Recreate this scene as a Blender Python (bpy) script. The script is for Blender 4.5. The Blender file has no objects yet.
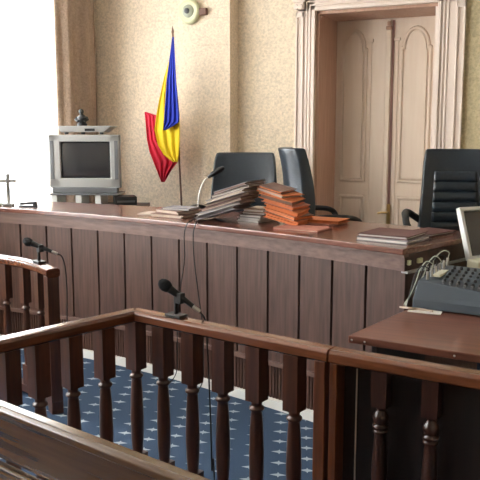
import bpy, bmesh, math, random
from mathutils import Vector, Matrix, Euler
random.seed(7)
sc = bpy.context.scene
COL = sc.collection
E, F, HZ, YAW = 1.9, 750.0, 130.0, math.radians(25)
PITCH = math.atan((240-HZ)/F)
cy_, sy_ = math.cos(YAW), math.sin(YAW)
cp, sp = math.cos(PITCH), math.sin(PITCH)
def W(X, Y, z=0.0):                       # camera-frame metres (right, ahead) -> world
    return Vector((X*cy_-Y*sy_, X*sy_+Y*cy_, z))
def ray(px, py):
    a, b = (px-240)/F, (py-240)/F
    return a, cp-b*sp, -sp-b*cp
def U(px, py, z):                         # point at height z
    a, y, u = ray(px, py); t = (z-E)/u
    return W(a*t, y*t, z)
def D(px, py, d):                         # point at distance d ahead
    a, y, u = ray(px, py); t = d/y
    return W(a*t, y*t, E+u*t)
def V(px, py, v):                         # point on the plane y == v (parallel to back wall)
    a, y, u = ray(px, py); q = a*sy_+y*cy_; t = v/q
    return W(a*t, y*t, E+u*t)

# ------------------------------------------------------------ materials
def new_mat(name):
    m = bpy.data.materials.new(name); m.use_nodes = True
    nt = m.node_tree; b = nt.nodes['Principled BSDF']
    return m, nt, b
def lin(c):
    return tuple(((x/255)/12.92 if x <= 10 else (((x/255)+.055)/1.055)**2.4) for x in c)+(1,)
def flat(name, c, rough=.5, metal=0, coat=0, noise=0.0, nscale=20, bump=0):
    m, nt, b = new_mat(name)
    b.inputs['Base Color'].default_value = lin(c)
    b.inputs['Roughness'].default_value = rough; b.inputs['Metallic'].default_value = metal
    b.inputs['Coat Weight'].default_value = coat
    tc = nt.nodes.new('ShaderNodeTexCoord'); n = nt.nodes.new('ShaderNodeTexNoise')
    n.inputs['Scale'].default_value = nscale; n.inputs['Detail'].default_value = 4
    nt.links.new(tc.outputs['Object'], n.inputs['Vector'])
    r = nt.nodes.new('ShaderNodeValToRGB'); l = lin(c); k = noise
    r.color_ramp.elements[0].position = .3; r.color_ramp.elements[1].position = .7
    r.color_ramp.elements[0].color = tuple(x*(1-k) for x in l[:3])+(1,)
    r.color_ramp.elements[1].color = tuple(min(1, x*(1+k)) for x in l[:3])+(1,)
    nt.links.new(n.outputs['Fac'], r.inputs['Fac']); nt.links.new(r.outputs['Color'], b.inputs['Base Color'])
    if bump:
        bp = nt.nodes.new('ShaderNodeBump'); bp.inputs['Strength'].default_value = bump; bp.inputs['Distance'].default_value = .01
        nt.links.new(n.outputs['Fac'], bp.inputs['Height']); nt.links.new(bp.outputs['Normal'], b.inputs['Normal'])
    return m
def wood(name, c1, c2, rough=.35, axis='z', scale=6, coat=.3, rot=0.0, spec=.5):
    m, nt, b = new_mat(name)
    tc = nt.nodes.new('ShaderNodeTexCoord'); mp = nt.nodes.new('ShaderNodeMapping')
    s = {'z': (9, 9, .6), 'x': (.3, 9, 9), 'y': (9, .3, 9)}[axis]
    mp.inputs['Scale'].default_value = s
    m0 = nt.nodes.new('ShaderNodeMapping'); m0.inputs['Rotation'].default_value = (0, 0, rot)
    nt.links.new(tc.outputs['Object'], m0.inputs['Vector']); nt.links.new(m0.outputs['Vector'], mp.inputs['Vector'])
    n = nt.nodes.new('ShaderNodeTexNoise'); n.inputs['Scale'].default_value = scale
    n.inputs['Detail'].default_value = 4; n.inputs['Roughness'].default_value = .5; n.inputs['Distortion'].default_value = .15
    nt.links.new(mp.outputs['Vector'], n.inputs['Vector'])
    r = nt.nodes.new('ShaderNodeValToRGB')
    r.color_ramp.elements[0].position = .32; r.color_ramp.elements[1].position = .68
    r.color_ramp.elements[0].color = lin(c1); r.color_ramp.elements[1].color = lin(c2)
    nt.links.new(n.outputs['Fac'], r.inputs['Fac']); nt.links.new(r.outputs['Color'], b.inputs['Base Color'])
    rr = nt.nodes.new('ShaderNodeMapRange'); rr.inputs['To Min'].default_value = rough; rr.inputs['To Max'].default_value = rough+.03
    nt.links.new(n.outputs['Fac'], rr.inputs['Value']); nt.links.new(rr.outputs['Result'], b.inputs['Roughness'])
    bp = nt.nodes.new('ShaderNodeBump'); bp.inputs['Strength'].default_value = .02; bp.inputs['Distance'].default_value = .001
    nt.links.new(n.outputs['Fac'], bp.inputs['Height']); nt.links.new(bp.outputs['Normal'], b.inputs['Normal'])
    b.inputs['Coat Weight'].default_value = coat; b.inputs['Coat Roughness'].default_value = .12
    b.inputs['Specular IOR Level'].default_value = spec
    return m
def plaster(name, c, grooves=False):
    m, nt, b = new_mat(name)
    tc = nt.nodes.new('ShaderNodeTexCoord')
    n = nt.nodes.new('ShaderNodeTexNoise'); n.inputs['Scale'].default_value = 44; n.inputs['Detail'].default_value = 5
    n.inputs['Roughness'].default_value = .6
    n2 = nt.nodes.new('ShaderNodeTexNoise'); n2.inputs['Scale'].default_value = 1.6
    nt.links.new(tc.outputs['Object'], n.inputs['Vector']); nt.links.new(tc.outputs['Object'], n2.inputs['Vector'])
    r = nt.nodes.new('ShaderNodeValToRGB'); l = lin(c)
    r.color_ramp.elements[0].position = .35; r.color_ramp.elements[1].position = .62
    r.color_ramp.elements[0].color = tuple(x*.82 for x in l[:3])+(1,)
    r.color_ramp.elements[1].color = tuple(min(1, x*1.08) for x in l[:3])+(1,)
    nt.links.new(n.outputs['Fac'], r.inputs['Fac'])
    mx = nt.nodes.new('ShaderNodeMix'); mx.data_type = 'RGBA'; mx.blend_type = 'MULTIPLY'
    mx.inputs['Factor'].default_value = .25
    nt.links.new(r.outputs['Color'], mx.inputs['A']); nt.links.new(n2.outputs['Color'], mx.inputs['B'])
    out = r.outputs['Color']
    bp = nt.nodes.new('ShaderNodeBump'); bp.inputs['Strength'].default_value = .6; bp.inputs['Distance'].default_value = .02
    h = n.outputs['Fac']
    if grooves:                             # shallow courses pressed in the plaster
        sx = nt.nodes.new('ShaderNodeSeparateXYZ'); nt.links.new(tc.outputs['Object'], sx.inputs[0])
        md = nt.nodes.new('ShaderNodeMath'); md.operation = 'PINGPONG'; md.inputs[1].default_value = .14
        nt.links.new(sx.outputs['Z'], md.inputs[0])
        mr = nt.nodes.new('ShaderNodeMapRange'); mr.inputs['From Max'].default_value = .008; mr.inputs['To Min'].default_value = .75
        nt.links.new(md.outputs[0], mr.inputs['Value'])
        ad = nt.nodes.new('ShaderNodeMath'); ad.operation = 'ADD'
        nt.links.new(n.outputs['Fac'], ad.inputs[0]); nt.links.new(mr.outputs['Result'], ad.inputs[1]); h = ad.outputs[0]
    nt.links.new(h, bp.inputs['Height']); nt.links.new(bp.outputs['Normal'], b.inputs['Normal'])
    nt.links.new(out, b.inputs['Base Color'])
    b.inputs['Roughness'].default_value = .8
    return m
def carpet_mat():
    m, nt, b = new_mat('blue_carpet')
    N = nt.nodes.new; L = nt.links.new
    tc = N('ShaderNodeTexCoord'); mp = N('ShaderNodeMapping'); mp.inputs['Rotation'].default_value = (0, 0, -YAW+math.radians(6))
    mp.inputs['Scale'].default_value = (1/.165, 1/.15, 1)
    L(tc.outputs['Object'], mp.inputs['Vector'])
    s = N('ShaderNodeSeparateXYZ'); L(mp.outputs['Vector'], s.inputs[0])
    def M(op, a, b_=None):
        n = N('ShaderNodeMath'); n.operation = op
        for i, v in ((0, a), (1, b_)):
            if v is None: continue
            if isinstance(v, (int, float)): n.inputs[i].default_value = v
            else: L(v, n.inputs[i])
        return n.outputs[0]
    fx0 = M('FLOOR', s.outputs['X']); par = M('MULTIPLY', M('MODULO', M('ADD', fx0, 400), 2), .5)
    fx = M('SUBTRACT', M('FRACT', s.outputs['X']), .5)
    fy = M('SUBTRACT', M('FRACT', M('ADD', s.outputs['Y'], par)), .5)
    ax, ay = M('ABSOLUTE', fx), M('ABSOLUTE', fy)
    arm1 = M('LESS_THAN', M('ADD', M('MULTIPLY', ax, 1.0), M('MULTIPLY', ay, 2.6)), .30)
    arm2 = M('LESS_THAN', M('ADD', M('MULTIPLY', ax, 3.4), M('MULTIPLY', ay, 1.0)), .22)
    dm = M('LESS_THAN', M('ADD', M('MULTIPLY', M('SUBTRACT', ax, .12), 1.0), M('MULTIPLY', ay, 1.3)), .03)
    mask = M('MAXIMUM', arm1, M('MAXIMUM', arm2, dm))
    n = N('ShaderNodeTexNoise'); n.inputs['Scale'].default_value = 160; L(tc.outputs['Object'], n.inputs['Vector'])
    r = N('ShaderNodeValToRGB'); r.color_ramp.elements[0].color = lin((27, 47, 70)); r.color_ramp.elements[1].color = lin((46, 70, 96))
    L(n.outputs['Fac'], r.inputs['Fac'])
    mx = N('ShaderNodeMix'); mx.data_type = 'RGBA'; L(mask, mx.inputs['Factor']); L(r.outputs['Color'], mx.inputs['A'])
    mx.inputs['B'].default_value = lin((150, 160, 166))
    L(mx.outputs['Result'], b.inputs['Base Color']); b.inputs['Roughness'].default_value = .95
    bp = N('ShaderNodeBump'); bp.inputs['Strength'].default_value = .4; bp.inputs['Distance'].default_value = .005
    L(n.outputs['Fac'], bp.inputs['Height']); L(bp.outputs['Normal'], b.inputs['Normal'])
    return m

M = {}
M['panel'] = wood('bench_panel_wood', (68, 46, 38), (92, 65, 55), .5, 'z', 5, .05)
M['top'] = wood('bench_top_wood', (96, 58, 48), (126, 80, 67), .22, 'x', 5, .5, rot=.2)
M['frieze'] = wood('bench_frieze_wood', (98, 74, 66), (122, 94, 84), .45, 'x', 5, .05)
M['dark'] = wood('dark_end_wood', (50, 28, 24), (70, 42, 34), .45, 'z', 5, .15)
M['gap'] = flat('dark_recess_paint', (20, 12, 11), .8)
M['slat'] = wood('grille_wood', (70, 44, 34), (92, 62, 50), .45, 'z', 6, .1)
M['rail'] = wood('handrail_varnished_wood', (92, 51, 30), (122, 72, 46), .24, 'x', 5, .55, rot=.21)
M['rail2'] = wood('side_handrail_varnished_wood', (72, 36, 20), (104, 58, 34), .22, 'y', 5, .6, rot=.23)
M['bal'] = wood('baluster_varnished_wood', (54, 27, 16), (82, 44, 26), .33, 'z', 5, .35)
M['bal2'] = wood('dark_baluster_wood', (40, 20, 14), (64, 34, 23), .32, 'z', 5, .3)
M['post'] = wood('newel_post_wood', (72, 36, 18), (104, 56, 29), .35, 'z', 5, .3)
M['board'] = wood('pew_board_wood', (74, 47, 22), (94, 63, 32), .25, 'x', 4, .5, rot=.21)
M['desk'] = wood('desk_top_wood', (100, 60, 46), (122, 76, 60), .33, 'x', 5, .3)
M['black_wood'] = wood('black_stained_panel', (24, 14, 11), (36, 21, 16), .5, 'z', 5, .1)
M['white_strip'] = flat('pale_kick_strip', (226, 224, 218), .4)
M['door'] = wood('pale_door_paint', (226, 206, 186), (230, 212, 193), .42, 'z', 3, .1)
M['trim'] = wood('pale_casing_paint', (228, 210, 196), (232, 215, 202), .42, 'z', 3, .1)
M['jamb'] = wood('brown_jamb_wood', (176, 138, 116), (192, 154, 132), .5, 'z', 4, .1)
M['joint'] = wood('door_joint_wood', (118, 78, 66), (136, 94, 80), .5, 'z', 4, .1)
M['wall'] = plaster('cream_textured_plaster', (234, 216, 190))
M['wallg'] = plaster('cream_coursed_plaster', (234, 215, 190), True)
M['wall_r'] = plaster('shaded_olive_plaster', (206, 190, 152))  # back wall right of the door: weaker window light put into the colour
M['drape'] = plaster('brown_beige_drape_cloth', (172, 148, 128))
M['ceil'] = flat('white_ceiling_paint', (236, 232, 224), .9)
M['carpet'] = carpet_mat()
M['leather'] = flat('black_leather', (27, 38, 48), .36, 0, .25, .15, 60, .15)
M['plastic'] = flat('black_plastic', (20, 20, 22), .45)
M['foam'] = flat('black_foam', (14, 15, 18), .95, noise=.3, nscale=200, bump=.5)
M['chrome'] = flat('brushed_metal', (190, 188, 182), .3, 1)
M['brass'] = flat('brass', (196, 160, 100), .3, 1)
M['silver'] = flat('silver_plastic', (156, 155, 152), .45)
M['silver_d'] = flat('grey_plastic', (98, 100, 102), .5)
M['screen'] = flat('dark_screen_glass', (40, 42, 46), .18, 0, .5)
M['beige'] = flat('beige_plastic', (206, 202, 178), .5)
M['offwhite'] = flat('off_white_plastic', (226, 226, 222), .5)
M['mixer'] = flat('slate_metal', (74, 83, 92), .5)
M['blue'] = flat('blue_flag_cloth', (30, 52, 170), .8, noise=.12, nscale=6)
M['yellow'] = flat('yellow_flag_cloth', (244, 214, 44), .8, noise=.08, nscale=6)
M['red'] = flat('red_flag_cloth', (218, 42, 70), .8, noise=.12, nscale=6)
M['polewood'] = wood('pole_wood', (92, 60, 40), (120, 80, 54), .4, 'z')
M['paper'] = flat('white_paper', (222, 216, 210), .8, noise=.06, nscale=30)
M['paper2'] = flat('aged_paper', (188, 168, 152), .8, noise=.1, nscale=30)
M['grey_card'] = flat('grey_card', (140, 134, 136), .7, noise=.1)
M['brown_card'] = flat('brown_card', (122, 92, 80), .7, noise=.12)
M['orange_card'] = flat('orange_card', (206, 118, 66), .65, noise=.12)
M['pink_card'] = flat('pink_card', (176, 112, 94), .65, noise=.1)
M['plum_card'] = flat('plum_card', (94, 56, 54), .5, noise=.1)
M['cream'] = flat('cream_enamel', (206, 206, 168), .35)
M['grey_blue'] = flat('grey_blue_enamel', (168, 172, 154), .4)

# ------------------------------------------------------------ mesh helpers
class MB:
    def __init__(s): s.v = []; s.f = []; s.sm = []
    def add(s, vs, fs, smooth=False):
        n = len(s.v); s.v += [Vector(p) for p in vs]
        for f in fs: s.f.append(tuple(i+n for i in f)); s.sm.append(smooth)
    def box(s, c, size, rz=0.0, mat=None):
        hx, hy, hz = size[0]/2, size[1]/2, size[2]/2
        R = mat if mat is not None else Matrix.Rotation(rz, 3, 'Z')
        vs = [R @ Vector((x*hx, y*hy, z*hz)) + Vector(c) for z in (-1, 1) for y in (-1, 1) for x in (-1, 1)]
        s.add(vs, [(0, 2, 3, 1), (4, 5, 7, 6), (0, 1, 5, 4), (2, 6, 7, 3), (0, 4, 6, 2), (1, 3, 7, 5)])
        return s
    def prism(s, pts, z0, z1):           # polygon (CCW) in plan
        n = len(pts)
        s.add([(p[0], p[1], z0) for p in pts]+[(p[0], p[1], z1) for p in pts],
              [tuple(reversed(range(n))), tuple(range(n, 2*n))]+[(i, (i+1) % n, n+(i+1) % n, n+i) for i in range(n)])
        return s
    def lathe(s, prof, c=(0, 0, 0), seg=20, mat=None):
        vs = []; R = mat or Matrix.Identity(3)
        for r, z in prof:
            for k in range(seg):
                a = 2*math.pi*k/seg
                vs.append(R @ Vector((r*math.cos(a), r*math.sin(a), z))+Vector(c))
        fs = []
        for i in range(len(prof)-1):
            for k in range(seg):
                a, b = i*seg+k, i*seg+(k+1) % seg
                fs.append((a, b, b+seg, a+seg))
        s.add(vs, fs, True)
        n = len(prof)
        s.add(vs[:seg], [tuple(reversed(range(seg)))]); s.add(vs[(n-1)*seg:], [tuple(range(seg))])
        return s
    def tube(s, pts, r, seg=8):
        pts = [Vector(p) for p in pts]; vs = []; n = len(pts)
        up = Vector((0, 0, 1)); prev = None
        rr = r if isinstance(r, (list, tuple)) else [r]*n
        for i, p in enumerate(pts):
            t = (pts[min(i+1, n-1)]-pts[max(i-1, 0)]).normalized()
            if prev is None:
                a = t.orthogonal().normalized()
            else:
                a = (prev - t*prev.dot(t)).normalized()
            prev = a; b = t.cross(a)
            for k in range(seg):
                q = 2*math.pi*k/seg
                vs.append(p+(a*math.cos(q)+b*math.sin(q))*rr[i])
        fs = [(i*seg+k, i*seg+(k+1) % seg, (i+1)*seg+(k+1) % seg, (i+1)*seg+k) for i in range(n-1) for k in range(seg)]
        s.add(vs, fs, True)
        s.add(vs[:seg], [tuple(reversed(range(seg)))]); s.add(vs[-seg:], [tuple(range(seg))])
        return s
    def sweep(s, path, prof, smooth=False):
        """profile (offset to the right of travel, z) CCW swept along a plan polyline; mitred"""
        n = len(path); m = len(prof); vs = []
        for i in range(n):
            p = Vector(path[i]); d0 = (Vector(path[i])-Vector(path[i-1])).normalized() if i else None
            d1 = (Vector(path[i+1])-Vector(path[i])).normalized() if i < n-1 else None
            if d0 is None: d0 = d1
            if d1 is None: d1 = d0
            t = (d0+d1).normalized(); nr = Vector((t.y, -t.x)); k = 1/max(.3, t.dot(d0))
            for o, z in prof: vs.append((p.x+nr.x*o*k, p.y+nr.y*o*k, z))
        fs = [(i*m+k, i*m+(k+1) % m, (i+1)*m+(k+1) % m, (i+1)*m+k) for i in range(n-1) for k in range(m)]
        s.add(vs, fs, smooth)
        s.add(vs[:m], [tuple(reversed(range(m)))]); s.add(vs[-m:], [tuple(range(m))])
        return s
    def grid(s, P, nu, nv, thick=0.0, smooth=True):
        vs = [P(i/nu, j/nv) for j in range(nv+1) for i in range(nu+1)]
        s.add(vs, [(j*(nu+1)+i, j*(nu+1)+i+1, (j+1)*(nu+1)+i+1, (j+1)*(nu+1)+i) for j in range(nv) for i in range(nu)], smooth)
        return s
    def build(s, name, mat, parent=None, bevel=0, seg=2, solid=0, sub=0):
        me = bpy.data.meshes.new(name)
        off = Vector((0, 0, 0))
        if parent is not None:
            off = WORLD_OFF.get(parent.name, off)
        me.from_pydata([tuple(p-off) for p in s.v], [], s.f); me.update()
        for p, sm in zip(me.polygons, s.sm): p.use_smooth = sm
        bm = bmesh.new(); bm.from_mesh(me); bmesh.ops.recalc_face_normals(bm, faces=bm.faces); bm.to_mesh(me); bm.free()
        o = bpy.data.objects.new(name, me); COL.objects.link(o)
        me.materials.append(mat)
        if parent is not None:
            o.parent = parent; WORLD_OFF[o.name] = off
        if solid:
            md = o.modifiers.new('thick', 'SOLIDIFY'); md.thickness = solid; md.offset = 0
        if sub:
            md = o.modifiers.new('sub', 'SUBSURF'); md.levels = sub; md.render_levels = sub
        if bevel:
            md = o.modifiers.new('bev', 'BEVEL'); md.width = bevel; md.segments = seg; md.limit_method = 'ANGLE'; md.angle_limit = .6
        return o
WORLD_OFF = {}
def thing(name, label, cat, loc=(0, 0, 0), group=None, local=False):
    o = bpy.data.objects.new(name, None); COL.objects.link(o); o.empty_display_size = .1
    o.location = loc; o['label'] = label; o['category'] = cat
    if group: o['group'] = group
    if not local: WORLD_OFF[o.name] = Vector(loc)      # parts are given in world coordinates
    return o
def tag(o, label, cat, group=None):
    o['label'] = label; o['category'] = cat
    if group: o['group'] = group
    return o
def struct(o): o['kind'] = 'structure'; return o
def copy_tree(o, parent=None):
    c = o.copy(); COL.objects.link(c); c.parent = parent
    for ch in o.children: copy_tree(ch, c)
    return c
def recenter(o):                         # origin of a single-mesh thing at its base centre
    me = o.data; n = len(me.vertices)
    c = sum((v.co for v in me.vertices), Vector())/n; c.z = min(v.co.z for v in me.vertices)
    me.transform(Matrix.Translation(-c)); o.location = o.location+c
    return o
def smooth_path(pts, n=8):
    pts = [Vector(p) for p in pts]; out = []
    for i in range(len(pts)-1):
        p0 = pts[max(i-1, 0)]; p1 = pts[i]; p2 = pts[i+1]; p3 = pts[min(i+2, len(pts)-1)]
        for k in range(n):
            t = k/n
            out.append(.5*((2*p1)+(p2-p0)*t+(2*p0-5*p1+4*p2-p3)*t*t+(3*p1-p0-3*p2+p3)*t**3))
    out.append(pts[-1]); return out

# ------------------------------------------------------------ room
VW, VL = 7.51, 8.11          # back wall face, door leaf plane
CEIL = 4.4
UL = V(101, 190, VW-.2).x    # left wall plane
UR, VB = 3.6, -3.0
PILR = V(230, 100, VW-.2).x
OL, OR_, OZ = V(315.5, 100, VW).x, V(435.5, 100, VW).x, 3.1

o = MB().box(((UL-.4+UR)/2, (VB+VL+.6)/2, -.05), (UR-UL+1.6, VL+.8-VB, .1)).build('floor', M['carpet']); struct(o)
o = MB().box(((UL-.4+UR)/2, (VB+VL+.6)/2, CEIL+.05), (UR-UL+1.6, VL+.8-VB, .1)).build('ceiling', M['ceil']); struct(o)
m = MB()                                                # back wall with the door opening
def bx(m, x0, x1, y0, y1, z0, z1): m.box(((x0+x1)/2, (y0+y1)/2, (z0+z1)/2), (x1-x0, y1-y0, z1-z0))
bx(m, PILR-.02, OL, VW, VW+.62, 0, CEIL); bx(m, OL, OR_, VW, VW+.62, OZ, CEIL)
struct(m.build('wall_back', M['wall']))
m = MB(); bx(m, UL-.45, PILR, VW-.2, VW+.62, 0, CEIL); struct(m.build('wall_back_pier', M['wallg']))
m = MB(); bx(m, OR_, UR+.3, VW, VW+.62, 0, CEIL); struct(m.build('wall_back_right', M['wall_r']))
m = MB(); bx(m, UR, UR+.3, VB, VW, 0, CEIL); struct(m.build('wall_right', M['wall']))
m = MB(); bx(m, UL-.5, UR, VB-.2, VB, 0, CEIL); struct(m.build('wall_front', M['wall']))
# left wall: stepped pier by the corner and three tall windows
def left_v(px):                                         # v where the column px meets the left wall plane
    a, y, u = ray(px, 150); p = W(a, y); return UL*p.y/p.x
v0 = VW-.2
v1 = left_v(79); v2 = left_v(57)
WZ0, WZ1 = .85, 3.75
wins = [(v2-1.75, v2), (v2-4.2, v2-2.45), (v2-6.65, v2-4.9)]
m = MB()
bx(m, UL-.45, UL-.035, v0-.07, v0, 0, CEIL)             # shadow joint in the corner
bx(m, UL-.45, UL, v1, v0-.07, 0, CEIL)
bx(m, UL-.45, UL+.03, v2, v1, 0, CEIL)
prev = v2
for i, (a, b) in enumerate(wins):
    if i: bx(m, UL-.45, UL+.03, b, prev, 0, CEIL)
    bx(m, UL-.45, UL+.03, a, b, 0, WZ0); bx(m, UL-.45, UL+.03, a, b, WZ1, CEIL)
    prev = a
bx(m, UL-.45, UL+.03, VB, prev, 0, CEIL)
struct(m.build('wall_left', M['wall']))
sheer, nt, b = new_mat('white_sheer_curtain')
for nme in list(nt.nodes):
    if nme.type == 'BSDF_PRINCIPLED': nt.nodes.remove(nme)
mo = [x for x in nt.nodes if x.type == 'OUTPUT_MATERIAL'][0]
tr = nt.nodes.new('ShaderNodeBsdfTranslucent'); tr.inputs['Color'].default_value = (.92, .95, .97, 1)
tp = nt.nodes.new('ShaderNodeBsdfTransparent'); tp.inputs['Color'].default_value = (.98, .99, 1, 1)
ms = nt.nodes.new('ShaderNodeMixShader'); ms.inputs[0].default_value = .45
nt.links.new(tr.outputs[0], ms.inputs[1]); nt.links.new(tp.outputs[0], ms.inputs[2]); nt.links.new(ms.outputs[0], mo.inputs[0])
glass, nt, b = new_mat('window_glass')
b.inputs['Base Color'].default_value = (.9, .96, 1, 1)
b.inputs['Alpha'].default_value = .08; b.inputs['Roughness'].default_value = .05
for i, (a, b_) in enumerate(wins):
    w = bpy.data.objects.new('window_%d' % (i+1), None); COL.objects.link(w); w['kind'] = 'structure'
    w.location = (UL-.3, (a+b_)/2, WZ0); WORLD_OFF[w.name] = Vector(w.location)
    m = MB(); xw = UL-.3
    for y in (a+.03, (a+b_)/2, b_-.03): m.box((xw, y, (WZ0+WZ1)/2), (.06, .06, WZ1-WZ0))
    for z in (WZ0+.03, WZ0+1.9, WZ1-.03): m.box((xw, (a+b_)/2, z), (.05, b_-a, .06))
    m.build('window_frame', M['offwhite'], w)
    m = MB().box((xw, (a+b_)/2, (WZ0+WZ1)/2), (.006, b_-a-.06, WZ1-WZ0-.06)); m.build('window_pane', glass, w)
    m = MB().box((UL-.1, (a+b_)/2, WZ0+.015), (.32, b_-a, .03)); m.build('window_sill', M['offwhite'], w)
    # sheer curtain hanging inside the reveal
    def P(u, v, a=a, b_=b_):
        return Vector((UL-.12+.025*math.sin(u*62)+.01*math.sin(u*23+1), a+.01+(b_-a-.02)*u, WZ0+.05+(WZ1-WZ0-.07)*v))
    c = MB().grid(P, 120, 6).build('sheer_curtain', sheer)
    tag(c, 'bright white sheer curtain hanging in the tall window beside the television' if i == 0 else ['', 'white sheer curtain in the middle one of the three side windows', 'white sheer curtain in the side window nearest the wooden pew'][i], 'curtain')
    L = bpy.data.lights.new('daylight', 'AREA'); L.shape = 'RECTANGLE'; L.size = b_-a+(1.0 if i == 0 else 0); L.size_y = WZ1-WZ0
    L.energy = (210, 420, 240, 60)[i]; L.color = (1.0, .985, .96)
    lo = bpy.data.objects.new('daylight', L); COL.objects.link(lo); lo.location = (UL-.7, (a+b_)/2+(.5 if i == 0 else 0), (WZ0+WZ1)/2+.2)
    lo.rotation_euler = (0, math.radians(-90), 0)
# heavy drape beside the window
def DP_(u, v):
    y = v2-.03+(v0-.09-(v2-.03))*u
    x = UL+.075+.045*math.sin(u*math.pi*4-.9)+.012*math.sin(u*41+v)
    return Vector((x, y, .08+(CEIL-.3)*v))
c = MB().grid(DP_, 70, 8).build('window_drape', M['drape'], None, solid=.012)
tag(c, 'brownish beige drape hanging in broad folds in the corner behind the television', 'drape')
# door casing
m = MB()
CW = .2
bx(m, OL-CW, OL-.005, VW-.03, VW, 0, 3.45); bx(m, OR_+.005, OR_+CW+.05, VW-.03, VW, 0, 3.45); bx(m, OL-CW, OR_+CW+.05, VW-.03, VW, OZ, 3.45)
struct(m.build('trim_1', M['trim'], bevel=.006))
m = MB()                                                 # inner mouldings
for k, (o0, w_, d_) in enumerate(((.0, .035, .055), (.05, .02, .045), (.085, .02, .04))):
    bx(m, OL-o0-w_, OL-o0, VW-d_, VW-.02, 0, OZ+o0+w_); bx(m, OR_+o0, OR_+o0+w_, VW-d_, VW-.02, 0, OZ+o0+w_)
    bx(m, OL-o0-w_, OR_+o0+w_, VW-d_, VW-.02, OZ+o0, OZ+o0+w_)
struct(m.build('trim_2', M['trim'], bevel=.006))
m = MB()                                                 # outer flat pilasters with small capitals, and entablature
for x0, x1 in ((OL-CW-.01, OL-CW+.075), (OR_+.175, OR_+.26)):
    bx(m, x0, x0+.018, VW-.05, VW-.02, 0, 3.1); bx(m, x1-.018, x1, VW-.05, VW-.02, 0, 3.1)
    bx(m, x0, x1, VW-.05, VW-.02, 3.04, 3.1)
    bx(m, x0-.02, x1+.02, VW-.08, VW-.02, 3.19, 3.27)
    bx(m, x0-.005, x1+.005, VW-.07, VW-.02, 3.12, 3.19)
    for q in (0, 1): m.lathe([(.024, 0), (.03, .01), (.024, .03)], (x0+.02+q*(x1-x0-.04), VW-.075, 3.14), 12, Matrix.Rotation(math.pi/2, 3, 'X'))
bx(m, OL-CW-.05, OR_+CW+.11, VW-.13, VW-.02, 3.27, 3.45); bx(m, OL-CW-.09, OR_+CW+.15, VW-.18, VW-.02, 3.45, 3.52)
struct(m.build('trim_3', M['trim'], bevel=.005))
m = MB(); bx(m, OL-.0, OL+.03, VW, VL+.02, 0, OZ); bx(m, OL, OR_, VW, VL+.02, OZ-.03, OZ)
struct(m.build('trim_4', M['jamb']))
m = MB(); bx(m, OR_-.03, OR_, VW, VL+.02, 0, OZ-.03); struct(m.build('trim_5', M['trim']))
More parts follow.
